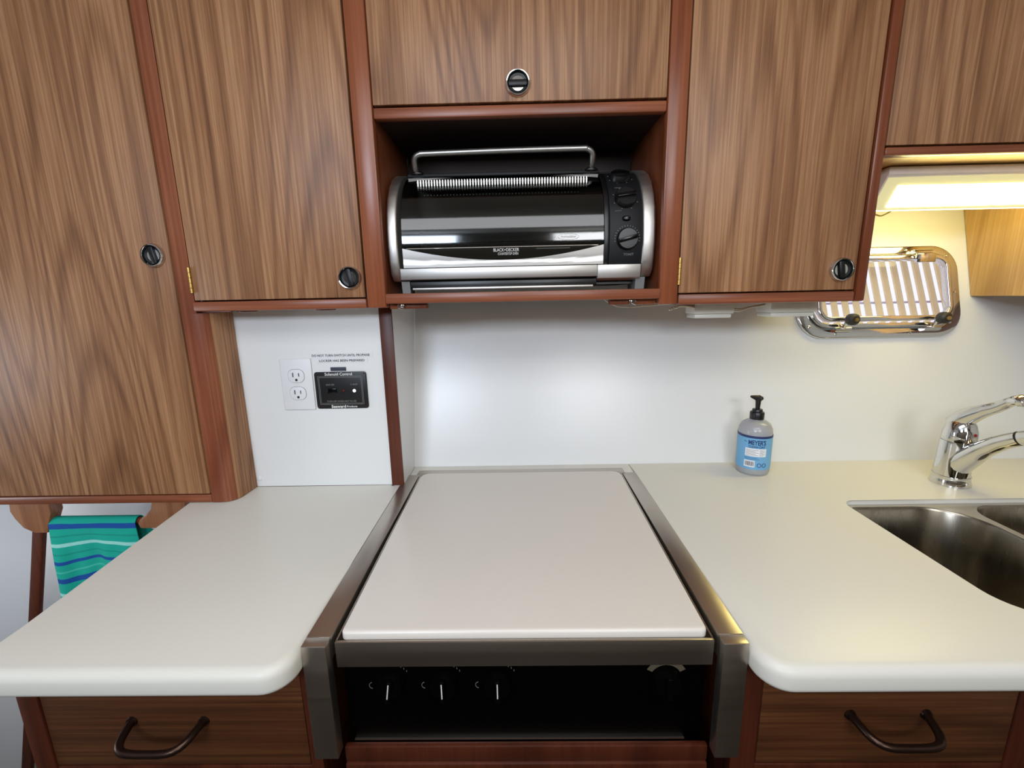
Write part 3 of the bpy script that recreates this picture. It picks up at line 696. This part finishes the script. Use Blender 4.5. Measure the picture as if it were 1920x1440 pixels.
# ------------------------------------------------------------------ toaster oven
to = thing('toaster_oven', 'silver and black toaster oven with curved glass door in the niche', 'toaster oven', (.009, .98, .4287))
prof = [(1.055, .6770), (1.02, .6765), (.985, .6720), (.955, .6640), (.928, .6510), (.904, .6320), (.886, .6080), (.874, .5800), (.868, .5500), (.8665, .5180), (.870, .4880), (.8765, .4640), (.890, .4520)]
def shrink(p, k, cy=1.0, cz=.545): return (cy+(p[0]-cy)*k, cz+(p[1]-cz)*k)
for s, (x0, x1) in enumerate(((-.2470, -.2275), (.2395, .2635))):
    bm = B(); prism(bm, prof+[(1.085, .4520), (1.085, .665)], 'x', x0, x1, .004); obj('end_panel', bm, STEEL_L, to, smooth=50)
    bm = B(); xa = -.2280 if s == 0 else .232
    prism(bm, [(.885, .4288), (.915, .4288), (.925, .4515), (.880, .4515)], 'x', *sorted((xa, xa+(.016 if s == 0 else .018)))); obj('foot', bm, mat('grey_foot', (120, 122, 120), .5) if s == 0 else bpy.data.materials['grey_foot'], to)
def curved(x0, x1, i0, i1, k0, k1, n=1):
    """curved strip between profile points i0..i1, from scale k0 to k1"""
    pts = [shrink(p, k0) for p in prof[i0:i1+1]] + [shrink(p, k1) for p in prof[i0:i1+1]][::-1]
    bm = B(); prism(bm, pts, 'x', x0, x1); return bm
obj('top_shell', curved(-.2233, .2393, 0, 3, .965, .985), BLACKM, to, smooth=50)
bm = B(); box(bm, -.2233, .2393, 1.054, 1.080, .4560, .668); box(bm, -.2233, .1700, .895, 1.053, .4560, .4600); obj('inner_liner', bm, DARKIN, to)
def glass_profile(k=.975, n=40, z0=.485, z1=.655):
    # smooth front curve as a function of z
    ps = sorted([(p[1], p[0]) for p in [shrink(q, k) for q in prof[2:12]]])
    out = []
    for i in range(n+1):
        z = z0+(z1-z0)*i/n
        for (a, ya), (b, yb) in zip(ps, ps[1:]):
            if a <= z <= b: out.append((ya+(yb-ya)*(z-a)/(b-a), z)); break
    # smooth
    for _ in range(6): out = [out[0]]+[((out[i-1][0]+2*out[i][0]+out[i+1][0])/4, out[i][1]) for i in range(1, len(out)-1)]+[out[-1]]
    return out
GP = glass_profile()
dr = obj('glass_door', (lambda b: prism(b, GP+[(y+.004, z) for y, z in GP][::-1], 'x', -.2195, .1665))(B()), SMOKE, to, smooth=60)
def front_y(z, off=0.):
    for (y0, a), (y1, b) in zip(GP, GP[1:]):
        if a <= z <= b: return y0+(y1-y0)*(z-a)/(b-a)-off
    return (GP[0][0] if z < GP[0][1] else GP[-1][0])-off
FS = lambda off: (lambda x, z, d: Vector((x, front_y(z, off)-d, z)))
# silver sill of the door with a smile shaped upper edge
bm = B(); t = bmesh.new(); n = 40; G = []
for d in (.0015, -.003):
    row = []
    for i in range(n+1):
        u = -1+2*i/n; x = -.0265+u*.1930
        top = .4885+.0245*abs(u)**1.9
        yb = .8765
        row.append([t.verts.new((x, .8735-d*1.0, .4770))] + [t.verts.new((x, (front_y(max(z, .486), d) if z > .486 else .8735-(z-.477)*.1-d), z)) for z in [.477+(top-.477)*k/8 for k in range(1, 9)]])
    G.append(row)
for a in range(2):
    for i in range(n):
        for k in range(8): t.faces.new((G[a][i][k], G[a][i+1][k], G[a][i+1][k+1], G[a][i][k+1]))
for i in range(n):
    for k in (0, 8): t.faces.new((G[0][i][k], G[0][i+1][k], G[1][i+1][k], G[1][i][k]))
for i in (0, n):
    for k in range(8): t.faces.new((G[0][i][k], G[0][i][k+1], G[1][i][k+1], G[1][i][k]))
bmesh.ops.recalc_face_normals(t, faces=t.faces[:]); merge(bm, t); obj('door_sill', bm, STEEL_L, to, smooth=60)
# thin chrome edge line above the sill and bowed trim at the top of the door
bm = B(); tube(bm, [(-.2120, front_y(.5125)-.0012, .5125), (.1560, front_y(.5125)-.0012, .5125)], .0009, 6); obj('edge_line', bm, CHROME, to)
bm = B()
pts = []
for i in range(25):
    u = -1+2*i/24; z = .6600-.0075*u*u
    pts.append((-.025+u*.190, front_y(min(z, .6545))-.002+(.006*(1-u*u)), z))
tube(bm, pts, .0026, 8); obj('top_trim', bm, STEEL_L, to)
bm = B(); box(bm, -.2160, .1665, .935, .958, .6560, .6630, .002); obj('top_strip', bm, BLACKM, to)
# loop handle
bm = B(); ty = .933
hp = [(-.1975, ty+.006, .664), (-.1985, ty-.004, .677), (-.1965, ty-.010, .688), (-.1860, ty-.013, .6940), (-.165, ty-.013, .6950), (-.02, ty-.013, .6970), (.124, ty-.013, .6975), (.140, ty-.013, .6965), (.1505, ty-.010, .690), (.1520, ty-.004, .677), (.1515, ty+.006, .664)]
tube(bm, hp, .0058, 14, sub=4); hd = obj('handle', bm, noise_rough(mat('worn_satin_metal', (170, 168, 164), .35, 1.), (60, 60, 60), .3, .5), to)
for x in (-.1960, .1510):
    bm = B(); lathe(bm, [(0, 0), (.013, 0), (.0125, .003), (.008, .006), (0, .006)], (x, ty+.004, .6610), sy=.7); obj('handle_foot', bm, BLACK, hd)
# heater guard with ribs, seen through the top of the glass
bm = B()
for i in range(62):
    x = -.192+i*.0054
    box(bm, x, x+.0022, .912, .926, .626, .645)
tube(bm, [(-.195, .919, .6295), (.142, .919, .6295)], .0022, 8); tube(bm, [(-.195, .921, .6425), (.142, .921, .6425)], .0016, 8)
for i in range(48): box(bm, -.180+i*.0064, -.1775+i*.0064, .909, .911, .6155, .6170)
obj('ribbed_guard', bm, STEEL_L, to)
bm = B()
for k in range(3): tube(bm, [(-.205, .93+.04*k, .530), (.16, .93+.04*k, .530)], .0016, 8)
for k in range(24): tube(bm, [(-.20+k*.0154, .925, .5315), (-.20+k*.0154, 1.03, .5315)], .001, 6)
obj('wire_rack', bm, STEEL, to)
# control panel
PPz = glass_profile(.985, 40, .475, .657)
bm = B(); prism(bm, PPz+[(y+.02, z) for y, z in PPz][::-1], 'x', .1770, .2392, .0010)
cpn = obj('control_panel', bm, BLACKM, to, smooth=60)
bm = B(); prism(bm, [(y+.001, z) for y, z in PPz]+[(y+.02, z) for y, z in PPz][::-1], 'x', .1672, .1766, .001); obj('panel_edge', bm, BLACK, to, smooth=60)
def pan(z):
    for (y0, a), (y1, b) in zip(PPz, PPz[1:]):
        if a <= z <= b: return y0+(y1-y0)*(z-a)/(b-a), math.atan2(y1-y0, b-a)
    return PPz[-1][0], 0
for i, (x, z, rot) in enumerate(((.2045, .6420, 90), (.2080, .5970, 82), (.2105, .5220, 76))):
    y, an = pan(z)
    M3 = Matrix.Rotation(-an, 3, 'X')
    bm = B(); lathe(bm, [(0, 0), (.0205, 0), (.0200, .005), (.0180, .010), (0, .0105)], (x, y+.0005, z), '-y', 36, M=M3)
    kn = obj('knob', bm, BLACK, to)
    t = bmesh.new(); box(t, -.0035, .0035, -.0160 if i else -.0125, -.0095, -.0175, .0175, .0012); t.transform(Matrix.Translation((x, y, z)) @ M3.to_4x4() @ Matrix.Rotation(math.radians(rot), 4, 'Y'))
    obj('knob_grip', t, GLOSSBLACK, kn)
    t = B()
    for k in range(17 if i == 2 else 8):
        q = math.radians(-10+200*k/16) if i == 2 else math.radians(-20+k*45)
        s = bmesh.new(); box(s, -.0005, .0005, -.0008, -.0002, .0225, .0245); s.transform(Matrix.Translation((x, y, z)) @ M3.to_4x4() @ Matrix.Rotation(math.pi/2-q, 4, 'Y')); merge(t, s)
    obj('dial_marks', t, INKG, cpn)
y, an = pan(.5590); bm = B(); lathe(bm, [(0, 0), (.0085, 0), (.0080, .002), (.005, .0045), (0, .005)], (.2085, y, .5590), '-y', 28, sy=.62); obj('indicator_lamp', bm, GLOSSBLACK, to)
FP = lambda x, z, d: Vector((x, pan(z)[0]-.0004-d, z))
obj('panel_lettering', text_bm('TOAST', .0062, (.2145, 0, .4935), None, FP, .0002), INKG, cpn)
t = B(); tube(t, [FP(.196-.006+.012*k/12, .6190+.0012*math.sin(k*2.2), .0004) for k in range(13)], .0004, 5); obj('dial_print', t, INKG, cpn)
t = B(); tube(t, [FP(.193-.006+.012*k/12, .5735+.0012*math.sin(k*2.2), .0004) for k in range(13)], .0004, 5); obj('dial_print', t, INKG, cpn)
# lettering on the door
obj('brand_lettering', text_bm('BLACK+DECKER', .0085, (-.0200, 0, .5065), .049, FS(.0009), .0002, 0.), INKW, to)
obj('brand_lettering', text_bm('COUNTERTOP OVEN', .0066, (-.0165, 0, .4995), .039, FS(.0012), .0002, 0.), INKW, to)
t = B(); tube(t, [Vector((.0850+.028*k/40, front_y(.5285+.0022*math.sin(k*1.9), .0010), .5285+.0022*math.sin(k*1.9))) for k in range(41)], .0005, 5)   # unreadable script
for k in range(32):
    q, q2 = 2*math.pi*k/32, 2*math.pi*(k+1)/32
    pa = [Vector((.0990+.0200*math.cos(a), front_y(.5285+.0055*math.sin(a), .0010), .5285+.0055*math.sin(a))) for a in (q, q2)]
    tube(t, pa, .0005, 5)
obj('oval_emblem', t, INKW, to)
t = B()
tube(t, [Vector((.0380+.064*k/70, front_y(.5080+.0011*math.sin(k*2.3), .0012), .5080+.0011*math.sin(k*2.3))) for k in range(71)], .0004, 5)
obj('fine_print', t, INKG, to)
# lower front
bm = B(); prism(bm, [(.8705, .4755), (.8735, .4500), (.890, .4460), (.900, .4755)], 'x', .1560, .2390, .0012); prism(bm, [(.8705, .4755), (.8725, .4545), (.890, .4530), (.900, .4755)], 'x', -.2270, .1558, .0010); obj('base_rail', bm, STEEL_L, to)
bm = B(); box(bm, -.2110, .1560, .882, 1.05, .4385, .4508, .001); box(bm, -.2240, .236, .905, 1.075, .4395, .4515); obj('underside', bm, BLACK, to)
bm = B(); box(bm, -.2050, .1480, .872, .883, .4345, .4385, .0008); obj('crumb_tray', bm, STEEL_L, to)
bm = B(); box(bm, -.2220, .2380, .886, 1.053, .4628, .4650); obj('floor_pan', bm, DARKIN, to)

# ------------------------------------------------------------------ outlet, solenoid switch and labels
ol = thing('wall_outlet', 'white double power outlet left of the black gas switch panel', 'outlet', (-.4845, .933, .182))
bm = B(); box(bm, -.5190, -.4500, .9285, .9328, .1820, .2960, .0018, 3); obj('cover_plate', bm, PLATEW, ol)
for zc in (.2580, .2195):
    pts = [p for p in rrect(-.0175, .0175, -.0145, .0145, .0125, 8)]
    bm = B(); prism(bm, [(-.4845+a, zc+b) for a, b in pts], 'y', .9270, .9284, .0005); rcp = obj('receptacle', bm, PLATEW, ol)
    bm = B(); box(bm, -.4920, -.4900, .9266, .9271, zc-.002, zc+.0075); box(bm, -.4790, -.4772, .9266, .9271, zc-.001, zc+.0065)
    lathe(bm, [(0, 0), (.0027, 0), (.0027, .0005), (0, .0005)], (-.4845, .9271, zc-.0085), '-y', 16); obj('slots', bm, INKB, rcp)
    bm = B(); prism(bm, [(-.4845+a*1.035, zc+b*1.04) for a, b in pts], 'y', .9281, .9284); obj('receptacle_gap', bm, INKG, rcp)
bm = B(); lathe(bm, [(0, 0), (.0028, 0), (.0022, .0008), (0, .0009)], (-.4845, .9284, .2388), '-y', 16); obj('screw', bm, PLATEW, ol)

so = thing('solenoid_panel', 'black gas solenoid control panel right of the white outlet', 'switch panel', (-.389, .933, .183))
bm = B(); prism(bm, rrect(-.4465, -.3320, .1832, .2655, .006), 'y', .9300, .9328, .0008); obj('plate', bm, mat('black_plate', (10, 10, 11), .4), so)
def frame_bm(x0, x1, z0, z1, w_):
    bm = B()
    for a in ((x0, x1, z0, z0+w_), (x0, x1, z1-w_, z1), (x0, x0+w_, z0, z1), (x1-w_, x1, z0, z1)): box(bm, a[0], a[1], .9296, .9300, a[2], a[3])
    return bm
t = frame_bm(-.4390, -.3415, .1925, .2560, .0007); merge(t, frame_bm(-.4365, -.3440, .1950, .2535, .0007)); obj('border', t, INKG, so)
Yp = .9299
obj('lettering', text_bm('Solenoid Control', .0088, (-.3925, Yp, .2602), .060, None, .0003, .0001), INKW, so)
obj('lettering', text_bm('Seaward', .0088, (-.3985, Yp, .1878), .032, None, .0003, .0002), INKW, so); obj('lettering', text_bm('Products', .0058, (-.3690, Yp, .1875), .023, None, .0003, .0001), INKW, so)
for s_, z_, x_, w_ in (('GAS ON', .2370, -.4130, .018), ('5 AMP', .2370, -.3605, .015), ('TURN OFF WHEN NOT IN USE', .1995, -.3910, .065)): obj('lettering', text_bm(s_, .0054, (x_, Yp, z_), w_, None, .0003), INKG, so)
bm = B(); box(bm, -.4200, -.4000, .9275, .9299, .2180, .2290, .001); obj('rocker_switch', bm, GLOSSBLACK, so)
bm = B(); lathe(bm, [(0, 0), (.0042, 0), (.0030, .002), (0, .0025)], (-.3845, .9299, .2235), '-y', 16); obj('indicator_lamp', bm, REDL, so)
bm = B(); lathe(bm, [(0, 0), (.0036, 0), (.0030, .0015), (0, .0018)], (-.3610, .9299, .2230), '-y', 18); obj('fuse_light', bm, LED, so)
for x, z in ((-.4415, .2610), (-.3370, .2610), (-.4415, .1880), (-.3370, .1880)):
    bm = B(); lathe(bm, [(0, 0), (.0016, 0), (.001, .0006), (0, .0007)], (x, .9299, z), '-y', 12); obj('screw', bm, REDL, so)
bm = B(); box(bm, -.4095, -.3755, .9315, .9328, .2672, .2755, .0003); nt_ = obj('name_tag', bm, mat('slate_tag', (50, 56, 70), .5), label='tiny dark blank tag stuck above the black gas switch panel', cat='label')
for s_, z, wd, x, lb in (('DO NOT TURN SWITCH UNTIL PROPANE', .3010, .126, -.3845, 'clear label strip reading do not turn switch until propane'), ('LOCKER HAS BEEN PREPARED', .2895, .099, -.3830, 'clear label strip reading locker has been prepared')):
    tt = thing('label_strip', lb, 'label', (x, .933, z-.005))
    bm = B(); box(bm, x-wd/2-.008, x+wd/2+.006, .9322, .9328, z-.0052, z+.0052); obj('strip', bm, PLATEW, tt)
    obj('lettering', text_bm(s_, .0068, (x, .9321, z), wd, None, .0002, .0001), INKB, tt)

# ------------------------------------------------------------------ towel, rail and post under the tall cabinet
rk = thing('towel_rail', 'wooden towel rail with two shaped brackets under the tall cabinet', 'towel rail', (-1.02, .95, -.12))
sc_ = lambda P: [(x*.984+(0 if z > -.01 else 0), z if z > -.01 else .42+(z-.42)*.984) for x, z in P]
lb_ = [(-1.222, -.0015), (-1.128, -.0015), (-1.128, -.070), (-1.140, -.095), (-1.148, -.1215), (-1.180, -.1215), (-1.205, -.108), (-1.220, -.085), (-1.228, -.065)]
BRK = wood('bracket_wood', (176, 124, 86), (150, 98, 66), (114, 68, 44), off=(9, 2, 1), streak=.3, rings=3)
bm = B(); prism(bm, sc_(lb_), 'y', .935, .965, .003); obj('bracket', bm, BRK, rk)
rb_ = [(-.800, -.0015), (-.800, -.060), (-.808, -.085), (-.830, -.103), (-.860, -.112), (-.918, -.1125), (-.923, -.100), (-.915, -.088), (-.900, -.078), (-.885, -.062), (-.878, -.040), (-.880, -.0015)]
bm = B(); prism(bm, sc_(rb_), 'y', .935, .965, .003); obj('bracket', bm, BRK, rk)
bm = B(); tube(bm, [(-1.1320, .950, -.0900), (-.8800, .950, -.0900)], .008, 14); obj('bar', bm, MAH, rk)
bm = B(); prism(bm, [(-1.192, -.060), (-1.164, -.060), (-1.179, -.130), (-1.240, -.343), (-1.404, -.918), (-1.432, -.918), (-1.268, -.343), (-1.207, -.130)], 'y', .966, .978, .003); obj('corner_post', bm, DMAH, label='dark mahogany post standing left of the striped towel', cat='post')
t = bmesh.new(); lay = t.verts.layers.float.new('drop')
nx, prof_t = 30, []
for k in range(40): prof_t.append((.9375-.002*math.sin(k*.2), -.50+k*(.410/39), 0))
for k in range(1, 8):
    a = math.pi - math.pi*k/8; prof_t.append((.950+.0125*math.cos(a), -.090+.0125*math.sin(a), 0))
nfront = len(prof_t)
for k in range(30): prof_t.append((.9625+min(k, 4)*.0020, -.090-k*.012, 1))
rows = []
for j, (y, z, back) in enumerate(prof_t):
    row = []
    for i in range(nx+1):
        u = i/nx
        x0, x1 = -1.1240-.012*max(0, -.095-z)/.2, -.915-.008*max(0, -.095-z)/.2
        if back: x1 = -.915+.052*min(1, max(0, j-nfront-2)/4)
        hang = min(1, max(0, (-.095-z)/.1))
        yy = y - (.006*math.sin(u*9+1.2)+.003*math.sin(u*23))*hang*(0 if back else 1)
        v = t.verts.new((x0+(x1-x0)*u, yy, z-.004*math.sin(u*7+.4)*(hang if not back else 0))); v[lay] = (z+.006*math.sin(u*6.5+1.5)*(hang*.6+.2)) if not back else -.45
        row.append(v)
    rows.append(row)
for a, b in zip(rows, rows[1:]):
    for i in range(nx): t.faces.new((a[i], a[i+1], b[i+1], b[i]))
bmesh.ops.recalc_face_normals(t, faces=t.faces[:])
bmesh.ops.solidify(t, geom=t.faces[:], thickness=.0018)
for o_ in [obj('towel', t, TOWEL, label='teal towel with blue and pale stripes hanging on the wooden rail', cat='towel')]:
    pass
